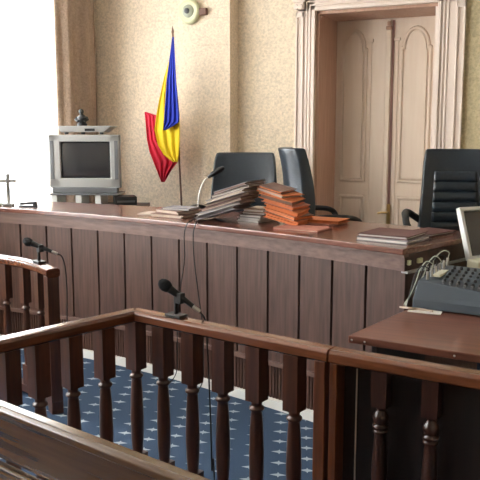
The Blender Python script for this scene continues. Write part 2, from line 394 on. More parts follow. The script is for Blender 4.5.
# door leaves
UC = V(387, 150, VL).x
def leaf(idx, x0, x1, sgn):
    d = bpy.data.objects.new('door_%d' % idx, None); COL.objects.link(d); d['kind'] = 'structure'
    d.location = (x0, VL, 0); WORLD_OFF[d.name] = Vector(d.location)
    m = MB(); bx(m, x0, x1, VL, VL+.05, 0.005, OZ-.03); m.build('door_slab', M['door'], d)
    w = x1-x0
    if sgn < 0: p0, p1 = x0+.07, x0+.33
    else: p0, p1 = x0+.13, x1-.15
    zt = D((p0+p1)/2, 0, 1) if False else None
    z_ar, z_sh = 2.78, 2.78
    def frame(m, pts, r=.021):
        n = len(pts)
        for i in range(n):
            a, b_ = Vector(pts[i]), Vector(pts[(i+1) % n])
            m.tube([a, b_], r, 6)
            m.lathe([(0.001, -r), (r*.7, -r*.7), (r, 0), (r*.7, r*.7), (.001, r)], a, 8)
    zb = V(357, 180, VL).z; zl = V(357, 196.5, VL).z; zs = V(357, 50, VL).z; zt = V(353, 31, VL).z
    arc = []
    xm, rx = (p0+p1)/2, (p1-p0)/2
    for k in range(13):
        t = math.pi*k/12
        arc.append((xm+rx*.86*math.cos(t), VL, zs+(zt-zs)*math.sin(t)))
    up = [(p0, VL, zb), (p1, VL, zb), (p1, VL, zs-.0)]+arc+[(p0, VL, zs)]
    m = MB(); frame(m, up); m.build('panel_moulding', M['door'], d)
    fld = [(p0+.03, zb+.03), (p1-.03, zb+.03), (p1-.03, zs-.03)]+[(xm+(x-xm)*.85, z-.035) for x, _, z in arc]+[(p0+.03, zs-.03)]
    n = len(fld)
    m = MB(); m.add([(x, VL-.02, z) for x, z in fld]+[(x, VL+.01, z) for x, z in fld], [tuple(range(n)), tuple(reversed(range(n, 2*n)))]+[(i, (i+1) % n, n+(i+1) % n, n+i) for i in range(n)])
    m.build('raised_panel', M['door'], d, bevel=.004)
    m = MB(); frame(m, [(p0, VL, .3), (p1, VL, .3), (p1, VL, zl), (p0, VL, zl)]); m.build('panel_moulding', M['door'], d)
    m = MB(); bx(m, p0+.03, p1-.03, VL-.012, VL+.01, .33, zl-.03); m.build('raised_panel', M['door'], d, bevel=.004)
    # fluted strip beside the panel with a little capital
    xf = p1+.05 if sgn < 0 else p0-.05
    m = MB(); bx(m, xf-.014, xf+.014, VL-.012, VL+.01, .3, V(372, 42, VL).z); bx(m, xf-.035, xf+.03, VL-.02, VL+.01, V(372, 42, VL).z, V(372, 39, VL).z)
    m.build('fluted_strip', M['door'], d, bevel=.003)
    if sgn > 0:
        m = MB(); bx(m, p1+.035, p1+.055, VL-.012, VL+.01, .3, zs); m.build('fluted_strip', M['door'], d, bevel=.003)
    if sgn < 0:
        m = MB(); bx(m, x1-.035, x1+.02, VL-.03, VL-.001, .005, OZ-.05); m.build('meeting_stile', M['door'], d, bevel=.008)
        m = MB(); bx(m, x1-.04, x1+.025, VL-.04, VL-.001, OZ-.15, OZ-.11); bx(m, x1-.03, x1+.015, VL-.036, VL-.001, OZ-.11, OZ-.06); m.build('stile_capital', M['jamb'], d, bevel=.01)
    else:
        m = MB(); bx(m, x0+.022, x0+.045, VL-.015, VL-.001, .005, OZ-.05); m.build('joint_strip', M['joint'], d)
        zc = V(387, 213, VL).z
        m = MB(); bx(m, x0+.01, x0+.055, VL-.024, VL-.012, zc-.13, zc+.1); pl = m.build('lock_plate', M['brass'], d, bevel=.004)
        m = MB(); m.tube([(x0+.032, VL-.02, zc+.01), (x0+.032, VL-.07, zc+.01)], .011); m.tube([(x0+.032, VL-.07, zc+.01), (x0-.03, VL-.075, zc+.01), (x0-.07, VL-.07, zc)], .011)
        m.build('door_handle', M['brass'], d)
leaf(1, OL+.03, UC, -1); leaf(2, UC+.003, OR_-.03, 1)
# round wall fixture
c = V(191, 12, VW-.2)
t = thing('wall_bell', 'round cream wall bell with a grey centre high above the flag', 'bell', tuple(c))
R_ = Matrix.Rotation(math.pi/2, 3, 'X')
MB().lathe([(.10, 0), (.128, .01), (.135, .03), (.12, .06), (.1, .07), (.085, .065)], c, 32, R_).build('rim', M['cream'], t)
MB().lathe([(.074, .05), (.066, .072), (.04, .084), (.03, .086)], c, 32, R_).build('gong', M['grey_blue'], t)
MB().lathe([(.03, .09), (.028, .102), (.01, .108)], c, 16, R_).build('centre_cap', M['silver_d'], t)
MB().box(c+Vector((.16, -.025, -.01)), (.09, .05, .07)).build('mounting_box', M['brown_card'], t, bevel=.006)

# ------------------------------------------------------------ judges' platform and bench
HB = 1.225
top_px = [(-45, 206), (0, 208), (80, 213.5), (160, 220.5), (240, 229), (320, 238.5), (403, 249.5)]
front = smooth_path([U(x, y, HB).to_2d() for x, y in top_px], 8)
def arclen(path):
    s = [0]
    for i in range(1, len(path)): s.append(s[-1]+(path[i]-path[i-1]).length)
    return s
def resample(path, a, b, n, off=0.0):
    S = arclen(path); out = []
    for k in range(n+1):
        q = a+(b-a)*k/n; q = min(max(q, 0), S[-1]); i = 0
        while i < len(S)-2 and S[i+1] < q: i += 1
        f = (q-S[i])/(S[i+1]-S[i]); p = path[i].lerp(path[i+1], f)
        i0, i1 = max(i-1, 0), min(i+2, len(path)-1)
        d = (path[i1]-path[i0]).normalized(); nrm = Vector((d.y, -d.x))
        out.append(p+nrm*off)
    return out
LEN = arclen(front)[-1]
print('bench length', LEN)
DEP = .95
t = thing('judges_bench', 'long curved dark wooden judges bench covered in case files', 'bench', tuple(resample(front, LEN/2, LEN/2, 1)[0])+(0,))
mid = resample(front, 0, LEN, 40)
def depth_at(q): return .62+(DEP-.62)*min(1, q/LEN*1.15)
def edge_back(n=40, ins=0): return [resample(front, LEN*k/n, LEN*k/n, 1, -depth_at(LEN*k/n)+ins)[0] for k in range(n+1)]
MB().prism([tuple(p) for p in mid]+[tuple(p) for p in reversed(edge_back())], HB-.035, HB).build('worktop', M['top'], t, bevel=.006)
bk_ = edge_back(40, .03)
MB().sweep(bk_[:-1]+[bk_[-1].lerp(bk_[-2], .3)], [(-.0, .45), (-.0, HB-.036), (.03, HB-.036), (.03, .45)]).build('back_panel', M['dark'], t)
MB().sweep(resample(front, 0, LEN, 40), [(-.012, HB-.05), (-.012, HB-.035), (-.06, HB-.035), (-.06, HB-.05)]).build('edge_moulding', M['frieze'], t)
# columns (pixels) of the dark joints between the front panels -> arc length
def s_at(px):
    a, y, u = ray(px, 240); ax = W(a, y).to_2d(); S = arclen(front)
    for i in range(len(front)-1):
        c0 = ax.x*front[i].y-ax.y*front[i].x; c1 = ax.x*front[i+1].y-ax.y*front[i+1].x
        if c0*c1 <= 0: return S[i]+(S[i+1]-S[i])*abs(c0)/(abs(c0)+abs(c1))
    return None
joints = [17, 43, 68, 94, 120.5, 147.5, 175, 203, 233, 264, 295.5, 328.5, 362.5]
js = [s_at(x) for x in joints]
st = js[1]-js[0]
js = [js[0]-st*k for k in (3, 2, 1) if js[0]-st*k > 0]+js+[LEN-.012]
REC = .04
MB().sweep(resample(front, 0.01, LEN-.012, 40), [(-REC-.03, .42), (-REC-.03, HB-.05), (-REC-.08, HB-.05), (-REC-.08, .42)]).build('carcass', M['gap'], t)
MB().sweep(resample(front, 0.005, LEN-.012, 40), [(-REC+.004, HB-.135), (-REC+.004, HB-.05), (-REC-.035, HB-.05), (-REC-.035, HB-.135)]).build('frieze', M['frieze'], t)
ZL = .33
for k in range(len(js)-1):
    g = .009
    if js[k+1]-js[k] < .05: continue
    pth = resample(front, js[k]+g, js[k+1]-(g if k < len(js)-2 else 0), 3)
    MB().sweep(pth, [(-REC-.003, ZL), (-REC-.003, HB-.135), (-REC-.03, HB-.135), (-REC-.03, ZL)]).build('front_panel', M['panel'], t)
MB().sweep(resample(front, 0.005, LEN-.012, 40), [(-REC+.02, ZL-.03), (-REC+.02, ZL), (-REC-.06, ZL), (-REC-.06, ZL-.03)]).build('ledge', M['frieze'], t)
# slatted grille below the ledge
m = MB(); sl = []
q = .02
while q < LEN-.04:
    pth = resample(front, q, q+.017, 1)
    m.sweep(pth, [(-REC, .066), (-REC, ZL-.03), (-REC-.02, ZL-.03), (-REC-.02, .066)]); q += .027
m.build('lower_grille', M['slat'], t)
MB().sweep(resample(front, 0.01, LEN-.012, 40), [(-REC-.021, .05), (-REC-.021, ZL-.03), (-REC-.06, ZL-.03), (-REC-.06, .05)]).build('grille_backing', M['gap'], t)
MB().sweep(resample(front, 0, LEN-.012, 40), [(-REC+.03, 0), (-REC+.03, .064), (-REC-.09, .064), (-REC-.09, 0)]).build('kick_strip', M['white_strip'], t)
# end panel
def bench_pt(s, off, z): p = resample(front, s, s, 1, off)[0]; return Vector((p.x, p.y, z))
e0, e1 = bench_pt(LEN, -REC, 0), bench_pt(LEN, -DEP+.02, 0)
ed = (e1-e0).normalized(); en = Vector((ed.y, -ed.x, 0)); ang = math.atan2(ed.y, ed.x)
if (en.x*(front[-1]-front[-2]).x+en.y*(front[-1]-front[-2]).y) < 0: en = -en
ec = (e0+e1)/2
MB().box(ec-en*.022+Vector((0, 0, (HB-.035+1.09)/2)), ((e1-e0).length, .024, HB-.035-1.09), ang).build('end_panel', M['dark'], t)
MB().box(ec-en*.022+Vector((0, 0, .54)), ((e1-e0).length, .03, 1.08), ang).build('end_panel', M['panel'], t)
MB().box(ec-en*.012+Vector((0, 0, 1.085)), ((e1-e0).length, .045, .014), ang).build('end_ledge', M['silver'], t)
for q, w_ in ((.14, .045), (.03, .025)):
    MB().box(e0+ed*q-en*.002+Vector((0, 0, HB-.085)), (w_, .018, .03), ang).build('socket', M['cream'], t, bevel=.004)
# platform behind
pf = resample(front, 0, LEN-.05, 30, -.14); pb = resample(front, 0, LEN-.05, 30, -.14)
dirn = Vector((.0, 1.0))
poly = [tuple(p) for p in pf]+[(pf[-1].x+.35, pf[-1].y+.8), (pf[-1].x+.35, 7.05), (max(pf[0].x, UL+.08), 7.05)]
struct(MB().prism(poly, 0, .47).build('floor_platform', M['carpet']))

# ------------------------------------------------------------ railings
HR = 1.0
RAILP = [(-.046, HR-.05), (-.046, HR-.014), (-.034, HR-.002), (-.016, HR), (.016, HR), (.034, HR-.002), (.046, HR-.014), (.046, HR-.05), (.03, HR-.062), (-.03, HR-.062)]
def baluster_mesh(w, zt, blk, rad, style):
    m = MB(); m.box((0, 0, zt-blk/2), (w, w, blk))
    m2 = [(w*.48, zt-blk), (w*.36, zt-blk-.014)]
    z = zt-blk-.014
    if style == 'plain':
        prof = [(w*.36, z+.012), (rad*.78, z-.006), (rad*.8, z-.012), (rad*1.12, z-.018), (rad*1.14, z-.028), (rad*.8, z-.036), (rad*.84, z-.05), (rad, z-.12),
                (rad*1.12, z-.24), (rad*1.05, z-.36), (rad*.8, z-.46), (rad*.72, z-.5), (rad*1.12, z-.51), (rad*1.1, z-.53), (w*.4, z-.545), (w*.4, .2)]
    else:
        prof = [(w*.36, z+.014), (rad*.62, z), (rad*.7, z-.006), (rad*1.0, z-.02), (rad*1.12, z-.036), (rad*.98, z-.052), (rad*.64, z-.062), (rad*1.05, z-.066), (rad*1.08, z-.078), (rad*.7, z-.082),
                (rad*1.0, z-.087), (rad*1.02, z-.096), (rad*.72, z-.104), (rad*.84, z-.13), (rad*1.08, z-.26), (rad*.98, z-.38), (rad*.7, z-.48), (rad*1.1, z-.49), (rad*1.1, z-.51), (w*.4, z-.53), (w*.4, .2)]
    m.lathe(prof, (0, 0, 0), 20)
    m.box((0, 0, .155), (w, w, .15))
    return m
def railing(name, label, paths, posts, bals, style, matr, matb, w=.075, rad=.031, group=None):
    loc = Vector((paths[0][0][0].x, paths[0][0][0].y, 0))
    t = thing(name, label, 'railing', tuple(loc))
    for pth, mt in paths:
        MB().sweep(pth, RAILP, False).build('handrail', mt, t, bevel=.004)
        MB().sweep(pth, [(-.035, .03), (-.035, .085), (.035, .085), (.035, .03)]).build('bottom_rail', matb, t)
    proto = None
    for (p, a) in bals:
        if proto is None:
            WORLD_OFF_b = WORLD_OFF.pop(t.name)
            proto = baluster_mesh(w, HR-.06, .255 if style == 'plain' else .15, rad, style).build('baluster', matb, t)
            WORLD_OFF[t.name] = WORLD_OFF_b; b = proto
        else:
            b = proto.copy(); COL.objects.link(b); b.parent = t
        b.location = (p.x-loc.x, p.y-loc.y, 0); b.rotation_euler = (0, 0, a)
    for (p, a, w1, w2, mt) in posts:
        MB().box((p.x, p.y, (HR-.055)/2), (w1, w2, HR-.055), a).build('newel_post', mt, t, bevel=.004)
    return t
def seg_pts(a, b, px_list):
    """points on the segment a-b seen in the pixel columns px_list"""
    out = []
    for px in px_list:
        r = ray(px, 300); ax = W(r[0], r[1]).to_2d(); d = b-a
        tt = (ax.y*a.x-ax.x*a.y)/(ax.x*d.y-ax.y*d.x); out.append(a+d*tt)
    return out
A0 = U(135, 308.5, HR).to_2d(); A1 = U(332, 347.5, HR).to_2d(); A2 = U(481, 372.5, HR).to_2d()
AL = U(0, 338, HR).to_2d()
dF = (A1-A0).normalized(); aF = math.atan2(dF.y, dF.x)
dL = (AL-A0).normalized(); aL = math.atan2(dL.y, dL.x)
AL2 = AL+dL*.35
bf = [(p, aF) for p in seg_pts(A0, A1, [162, 191.5, 222.5, 257, 295.5])]
bl = [(p, aL) for p in seg_pts(A0, AL, [103, 70, 36, 6])]
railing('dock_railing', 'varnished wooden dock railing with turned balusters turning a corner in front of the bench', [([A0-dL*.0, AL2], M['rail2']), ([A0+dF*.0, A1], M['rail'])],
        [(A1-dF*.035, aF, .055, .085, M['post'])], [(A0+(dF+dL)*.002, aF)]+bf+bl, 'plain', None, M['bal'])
d2 = (A2-A1).normalized(); a2 = math.atan2(d2.y, d2.x); A2b = A2+d2*.5
R0 = A1+d2*.006
t2 = railing('side_railing', 'wooden railing with beaded turned balusters in front of the clerk desk', [([R0, A2b], M['rail'])],
        [(R0+d2*.02, a2, .034, .085, M['post'])], [(p, a2) for p in seg_pts(A1, A2, [384, 436])]+[(A2+d2*.12, a2), (A2+d2*.36, a2)], 'bead', None, M['bal2'], .064, .03)
n2 = Vector((-d2.y, d2.x))
pc = (R0+A2b)/2+n2*.062
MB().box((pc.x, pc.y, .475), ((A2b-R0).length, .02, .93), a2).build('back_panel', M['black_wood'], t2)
# pale cord down the panel
p = seg_pts(A1, A2, [354.5])[0]+n2*.044
c = MB().tube([(p.x, p.y, .925), (p.x, p.y, .5), (p.x, p.y, .02)], .0035).build('thin_cord', M['paper2']); tag(c, 'thin pale cord hanging down the dark panel behind the railing post', 'cord')
# curved railing at the left
cpts = [U(-60, 253, HR).to_2d(), U(-25, 253, HR).to_2d(), U(0, 255, HR).to_2d(), U(20, 258, HR).to_2d(), U(40, 263, HR).to_2d(), U(53, 268.5, HR).to_2d()]
cpath = smooth_path(cpts, 6); CS = arclen(cpath)[-1]
def on_curve(px):
    for i in range(len(cpath)-1):
        r = ray(px, 260); ax = W(r[0], r[1]).to_2d()
        c0 = ax.x*cpath[i].y-ax.y*cpath[i].x; c1 = ax.x*cpath[i+1].y-ax.y*cpath[i+1].x
        if c0*c1 <= 0:
            f = abs(c0)/(abs(c0)+abs(c1)+1e-9); d = (cpath[i+1]-cpath[i]).normalized()
            return cpath[i].lerp(cpath[i+1], f), math.atan2(d.y, d.x)
    return None
bc = [q for q in (on_curve(x) for x in (39, 24, 5, -16, -38)) if q]
dE = (cpath[-1]-cpath[-2]).normalized()
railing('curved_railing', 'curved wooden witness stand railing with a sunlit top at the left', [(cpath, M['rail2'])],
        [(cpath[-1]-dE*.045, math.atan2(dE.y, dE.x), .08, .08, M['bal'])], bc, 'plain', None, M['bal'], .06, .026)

# ------------------------------------------------------------ pew back in the foreground
HP = .95
B0 = U(-30, 391, HP).to_2d(); B1 = U(215, 485, HP).to_2d()
dB = (B1-B0).normalized(); aB = math.atan2(dB.y, dB.x); B1 = B1+dB*.5; B0 = B0-dB*.2
nB = Vector((dB.y, -dB.x))     # towards camera
t = thing('wooden_pew', 'varnished wooden pew with a broad back board in the near left corner', 'pew', (B0.x, B0.y, 0))
MB().sweep([B0, B1], [(-.03, HP-.035), (-.03, HP-.012), (-.018, HP), (.018, HP), (.03, HP-.012), (.03, HP-.035)]).build('top_rail', M['board'], t, bevel=.004)
MB().sweep([B0, B1], [(-.014, HP-.2), (-.014, HP-.035), (.014, HP-.035), (.014, HP-.2)]).build('back_board', M['board'], t, bevel=.003)
MB().sweep([B0, B1], [(.0, HP-.42), (.0, HP-.215), (.035, HP-.215), (.035, HP-.42)]).build('lower_board', M['board'], t, bevel=.008)
MB().sweep([B0, B1], [(.03, .40), (.03, .44), (.45, .44), (.45, .40)]).build('seat', M['dark'], t, bevel=.006)
for q in (.15, (B1-B0).length-.15):
    p = B0+dB*q+nB*.22
    MB().box((p.x, p.y, .2), (.05, .42, .4), aB).build('side_support', M['dark'], t)
    p = B0+dB*q-nB*.03
    MB().box((p.x, p.y, .45), (.06, .035, .9), aB).build('back_post', M['dark'], t)

# ------------------------------------------------------------ clerk desk
HD = .95
c0 = U(348, 335.5, HD).to_2d(); c1 = U(480, 355.5, HD).to_2d(); c3 = U(412, 306, HD).to_2d()
dc = (c1-c0).normalized(); nc = Vector((-dc.y, dc.x)); dep = abs((c3-c0).dot(nc))
c1 = c0+dc*1.35; c2 = c1+nc*dep; c3 = c0+nc*dep+dc*((c3-c0).dot(dc))
ac = math.atan2(dc.y, dc.x)
t = thing('clerk_desk', 'reddish brown wooden clerk desk behind the right railing', 'desk', (c0.x, c0.y, 0))
TH = .035
c4 = c3+ed.to_2d()*.5+en.to_2d()*.03; c2 = c2+nc*.3
MB().prism([tuple(c0), tuple(c1), tuple(c2), tuple(c4), tuple(c3+en.to_2d()*.01)], HD-TH, HD).build('desk_top', M['desk'], t, bevel=.004)
def cc(a, b_): return c0+dc*a+nc*b_
q = [cc(.12, .06), cc(1.3, .06), cc(1.3, dep-.04), cc(.2, dep-.04)]
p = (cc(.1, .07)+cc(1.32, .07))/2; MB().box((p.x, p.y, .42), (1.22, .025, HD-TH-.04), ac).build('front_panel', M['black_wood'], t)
sh = (c3-c0).dot(dc)
for a_ in (.1, 1.3):
    p = (cc(a_, .08)+cc(a_+sh*.8, dep-.06))/2; dd = (cc(a_+sh*.8, dep-.06)-cc(a_, .08))
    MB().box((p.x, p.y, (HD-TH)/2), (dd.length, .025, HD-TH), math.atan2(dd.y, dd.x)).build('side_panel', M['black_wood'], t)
for px in (353, 366, 457):
    r = seg_pts(c0, c1, [px])[0]
    MB().lathe([(.004, 0), (.0055, .003), (.001, .005)], (r.x-nc.x*.001, r.y-nc.y*.001, HD-.018), 8, Matrix.Rotation(ac, 3, 'Z') @ Matrix.Rotation(math.pi/2, 3, 'X')).build('screw', M['chrome'], t)

# ------------------------------------------------------------ mixing console
mp0 = U(412, 309, HD); mp1 = U(486, 318, HD)
md = (mp1-mp0).to_2d(); 
ml = .60; am = math.atan2(md.y, md.x); md.normalize(); mn = Vector((-md.y, md.x))
t = thing('mixing_console', 'dark grey audio mixing console with rows of knobs on the clerk desk', 'mixer', tuple(mp0), local=True)
t.rotation_euler = (0, 0, am)
# local: x along the front, y away from camera
b_ = MB(); H0, H1, DP = .10, .205, .33
b_.add([(0, 0, 0.006), (ml, 0, 0.006), (ml, DP, 0.006), (.03, DP, 0.006), (0, 0, .055), (.02, .03, .155), (ml, .03, .10), (ml, 0, .05), (.05, DP, .20), (ml, DP, .19)],
       [(0, 3, 2, 1), (0, 1, 7, 4), (4, 7, 6, 5), (5, 6, 9, 8), (0, 4, 5, 8, 3), (1, 2, 9, 6, 7), (3, 8, 9, 2)])
b_.build('body', M['mixer'], t, bevel=.006)
def mz(x, y):  # top surface height
    f = (x-.02)/(ml-.02); a = .155+(.10-.155)*f; b2 = .2+(.19-.2)*f; g = (y-.03)/(DP-.03); return a+(b2-a)*g
kn = None
for i in range(12):
    for j in range(5):
        x, y = .15+i*.037, .07+j*.05
        if kn is None:
            kn = MB().lathe([(.009, 0), (.009, .012), (.007, .018), (.001, .019)], (0, 0, 0), 10).build('knob', M['plastic'], t); o = kn
        else: o = kn.copy(); COL.objects.link(o); o.parent = t
        o.location = (x, y, mz(x, y))
for i in range(12):
    x = .15+i*.037
    o = MB().box((x, .048, mz(x, .048)+.006), (.012, .02, .014)).build('fader', M['silver_d'], t)
MB().box((.105, .2, mz(.1, .2)+.003), (.04, .26, .012)).build('patch_strip', M['beige'], t)
# plugged in cables looping over the left end
for k in range(6):
    y = .06+k*.05; x = .06+.008*k
    z = mz(.06, y)
    MB().tube([(x, y, z-.005), (x, y, z+.045)], .008, 8).build('plug', M['chrome'], t)
    pts = smooth_path([(x, y, z+.04), (x+.005, y, z+.06+.008*(k % 3)), (x-.03, y-.005, z+.07+.012*(k % 2)), (x-.06-.003*k, y-.01, z+.03), (x-.075-.003*k, y-.02, z-.03), (-.03-.005*k, .01+.01*k, .02), (-.025-.004*k, .0+.01*k, .009)], 5)
    MB().tube(pts, .0032, 6).build('cable', M['grey_blue'] if k % 2 else M['plastic'], t)
m = MB()
for k in range(3):
    m.tube(smooth_path([(-.06+.02*k, -.02, .008), (.0, -.035-.012*k, .01+.004*k), (.06, -.03+.008*k, .009), (.12, -.02-.01*k, .008)], 6), .006, 6)
o = m.build('cable_bundle', M['paper2'], None)
o.location = mp0; o.rotation_euler = (0, 0, am); tag(o, 'small tangle of pale cable ends in front of the mixing console', 'cable')
o = MB().box((0, 0, .004), (.17, .07, .006)).build('paper_slip', M['paper']); p = U(425, 312, HD); o.location = (p.x, p.y, HD); o.rotation_euler = (0, 0, am+.1)
tag(o, 'crumpled white paper slip at the left foot of the mixing console', 'paper'); o.location.z = HD-.0005

# ------------------------------------------------------------ monitor on the clerk desk
mo_ = D(488, 263, 4.6); mo_.z = HD
t = thing('desktop_monitor', 'beige computer monitor at the right edge behind the mixing console', 'monitor', (mo_.x, mo_.y, HD), local=True)
t.rotation_euler = (0, 0, YAW+math.radians(24))
Rm = Matrix.Rotation(math.radians(-20), 3, 'X')
def RM(x, y, z): return Rm @ Vector((x, y, z))+Vector((0, 0, .15))
m = MB(); w_, h_ = .40, .33; fb = .024
for (cx, cz, sx, sz) in ((-w_/2+fb/2, h_/2, fb, h_), (w_/2-fb/2, h_/2, fb, h_), (0, h_-fb/2, w_, fb), (0, fb/2, w_, fb)):
    m.box(RM(cx, -.05, cz), (sx, .04, sz), mat=Rm)
m.build('bezel', M['offwhite'], t, bevel=.004)
MB().box(RM(0, -.04, h_/2), (w_-.05, .015, h_-.05), mat=Rm).build('screen', M['screen'], t)
MB().box(RM(0, -.005, h_/2), (w_-.09, .05, h_-.09), mat=Rm).build('rear_housing', M['beige'], t, bevel=.012)
m = MB(); m.box((0, -.06, .012), (.30, .26, .024)); m.box((-.09, -.13, .10), (.30, .10, .17)); m.build('base', M['beige'], t, bevel=.008)

# ------------------------------------------------------------ microphones
def mic_local(t, L=.2, r=.026):
    """handheld mic along +x, head at -x"""
    R = Matrix.Rotation(math.pi/2, 3, 'Y')
    MB().lathe([(.004, -.03), (.018, -.024), (.028, -.006), (.03, .01), (.026, .026), (.02, .036)], (0, 0, 0), 20, R).build('head', M['foam'], t)
    MB().lathe([(.02, .036), (.021, .042), (.019, .05), (.0125, L*.85), (.012, L)], (0, 0, 0), 16, R).build('handle', M['plastic'], t)
    MB().lathe([(.0095, L), (.0095, L+.035), (.007, L+.042)], (0, 0, 0), 12, R).build('connector', M['chrome'], t)
def rail_mic(name, label, head, tail, foot, rb):
    h, tl = Vector(head), Vector(tail); d = tl-h
    t = thing(name, label, 'microphone', tuple(h), local=True)
    t.rotation_euler = d.to_track_quat('X', 'Z').to_euler()
    mic_local(t, d.length-.045)
    # clamp stand upright built in world frame
    f = Vector(foot); mid_ = h.lerp(tl, .42)
    inv = (Matrix.Translation(h) @ t.rotation_euler.to_matrix().to_4x4()).inverted()
    m = MB(); m.box(f+Vector((0, 0, .008)), (.1, .06, .014), rb)
    m.v = [inv @ v for v in m.v]; m.build('base_plate', M['plastic'], t, bevel=.003)
    m = MB(); m.tube([f+Vector((0, 0, .01)), Vector((f.x, f.y, mid_.z-.03)), mid_+Vector((0, 0, -.01))], .011, 10)
    m.box(mid_-Vector((0, 0, .01)), (.045, .034, .05), rb)
    m.v = [inv @ v for v in m.v]; m.build('clip_stand', M['plastic'], t, bevel=.002)
    return t
# centre microphone on the dock railing
f = seg_pts(A0, A1, [176])[0]; dm = (f.x*(-sy_)+f.y*cy_)
fr = Vector((f.x, f.y, HR))
rail_mic('microphone', 'black handheld microphone clipped to the middle of the dock handrail', D(164, 284.5, dm-.02), D(200.5, 312, dm-.06), fr, aF)
f2, a_ = on_curve(39); dm2 = (f2.x*(-sy_)+f2.y*cy_)
rail_mic('microphone', 'black handheld microphone clipped on top of the curved railing at the left', D(27, 241.5, dm2), D(58, 254, dm2-.03), Vector((f2.x, f2.y, HR)), a_)
# its cables
def cable(pts, label, r=.004, mat='plastic'):
    o = MB().tube(smooth_path(pts, 8), r, 6).build('microphone_cable', M[mat]); tag(o, label, 'cable'); return o
cable([D(200.5, 312.5, dm-.06), D(205, 320, dm-.02), D(206.5, 335, dm-.08), D(209, 380, dm-.08), D(211, 430, dm-.08), D(212, 470, dm-.08), W((212-240)/F*(dm-.08), dm-.08, .3), W((214-240)/F*(dm-.08), dm-.08, .006)],
      'black cable dropping from the dock microphone between two balusters')
cable([D(58, 254, dm2-.03), D(62, 257, dm2), D(65.5, 270, dm2+.02), D(67, 295, dm2+.02), D(67.5, 325, dm2+.02), W((67.5-240)/F*(dm2), dm2, .3), W((68-240)/F*(dm2), dm2+.02, .006)],
      'black cable trailing from the microphone on the curved railing')
# gooseneck microphone on the bench
g0 = U(198, 213, HB)
t = thing('gooseneck_microphone', 'slim gooseneck microphone standing on the bench left of the big file pile', 'microphone', tuple(g0))
dg = (-sy_*g0.x+cy_*g0.y)
MB().lathe([(.055, 0), (.055, .012), (.03, .022), (.012, .03)], g0, 20).build('base', M['plastic'], t)
MB().tube(smooth_path([g0+Vector((0, 0, .02)), D(198.5, 200, dg), D(200, 190, dg), D(204, 181, dg), D(209, 177, dg)], 6), .0042, 8).build('gooseneck', M['chrome'], t)
MB().tube([D(208, 177.5, dg), D(211, 175.5, dg), D(213, 174, dg), D(220, 169.5, dg), D(224, 167.5, dg)], [.012, .016, .022, .022, .014], 12).build('microphone_head', M['plastic'], t)
cable([g0+Vector((0, 0, .01)), U(193, 219.5, HB+.01), bench_pt(s_at(189), .012, HB+.004), bench_pt(s_at(187), .03, HB-.08), bench_pt(s_at(186), .02, .95), bench_pt(s_at(181), .02, .7), bench_pt(s_at(178), .02, .4), bench_pt(s_at(178), .03, .1), bench_pt(s_at(176), .1, .006)],
      'black cable hanging over the bench front left of the pair')
cable([g0+Vector((.03, -.02, .01)), U(198, 220.5, HB+.01), bench_pt(s_at(197), .012, HB+.004), bench_pt(s_at(196), .03, HB-.08), bench_pt(s_at(196), .02, .95), bench_pt(s_at(200), .02, .7), bench_pt(s_at(204), .02, .45), bench_pt(s_at(205), .03, .1), bench_pt(s_at(205), .1, .006)],
      'black cable hanging over the bench front right of the pair')

# ------------------------------------------------------------ television corner
dt = 7.62
tv = D(86, 192, dt)
ZT = D(84, 193, dt).z
ZS = D(84, 205, dt).z
t = thing('tv_stand', 'dark topped stand under the television in the corner', 'stand', (tv.x, tv.y, 0), local=True)
t.rotation_euler = (0, 0, YAW-.06)
MB().box((.12, .1, ZS-.02), (.96, .42, .04)).build('stand_top', M['dark'], t, bevel=.006)
for x, y in ((-.3, -.07), (.46, -.07), (-.3, .27), (.46, .27)): MB().box((x, y, (ZS-.04)/2), (.06, .06, ZS-.04)).build('leg', M['dark'], t)
MB().box((.08, .1, .62), (.76, .36, .03)).build('shelf', M['dark'], t)
hp = ZT-ZS
MB().box((0, .08, ZT-.008), (.70, .34, .016)).build('riser_shelf', M['silver_d'], t, bevel=.003)
for x in (-.31, -.06, .14): MB().box((x, .08, ZS+(hp-.016)/2), (.06, .3, hp-.017)).build('riser_block', M['offwhite'], t, bevel=.003)
w0 = Vector((tv.x, tv.y, ZS))+Matrix.Rotation(YAW-.06, 3, 'Z') @ Vector((.39, .04, 0))
t = thing('video_recorder', 'dark flat box lying beside the television on its stand', 'recorder', tuple(w0), local=True)
t.rotation_euler = (0, 0, YAW+.25)
MB().box((0, 0, .05), (.22, .24, .085)).build('case', M['plastic'], t, bevel=.006)
MB().box((0, -.121, .045), (.18, .004, .02)).build('front_flap', M['silver_d'], t)
for x in (-.09, .09): MB().lathe([(.012, 0), (.012, .008)], (x, -.09, 0), 10).build('foot', M['silver_d'], t)
t = thing('television', 'silver tube television with a dark screen in the corner by the window', 'television', (tv.x, tv.y, ZT+.002), local=True)
t.rotation_euler = (0, 0, YAW-.06)
w_, h_ = .725, .585
m = MB()
for (x, z, sx, sz) in ((-w_/2+.06, h_/2+.03, .12, h_-.06), (w_/2-.05, h_/2+.03, .10, h_-.06), (0, h_-.035, w_, .07), (0, .1, w_, .1)): m.box((x, 0, z), (sx, .07, sz))
m.build('bezel', M['silver'], t, bevel=.01)
def scr(u, v):
    x, z = (u-.5), (v-.5)
    return Vector((x*(w_-.185)+.005, -.012+.05*(x*x+z*z), .14+v*(h_-.2)))
MB().grid(scr, 12, 10).build('screen', M['screen'], t, solid=.006)
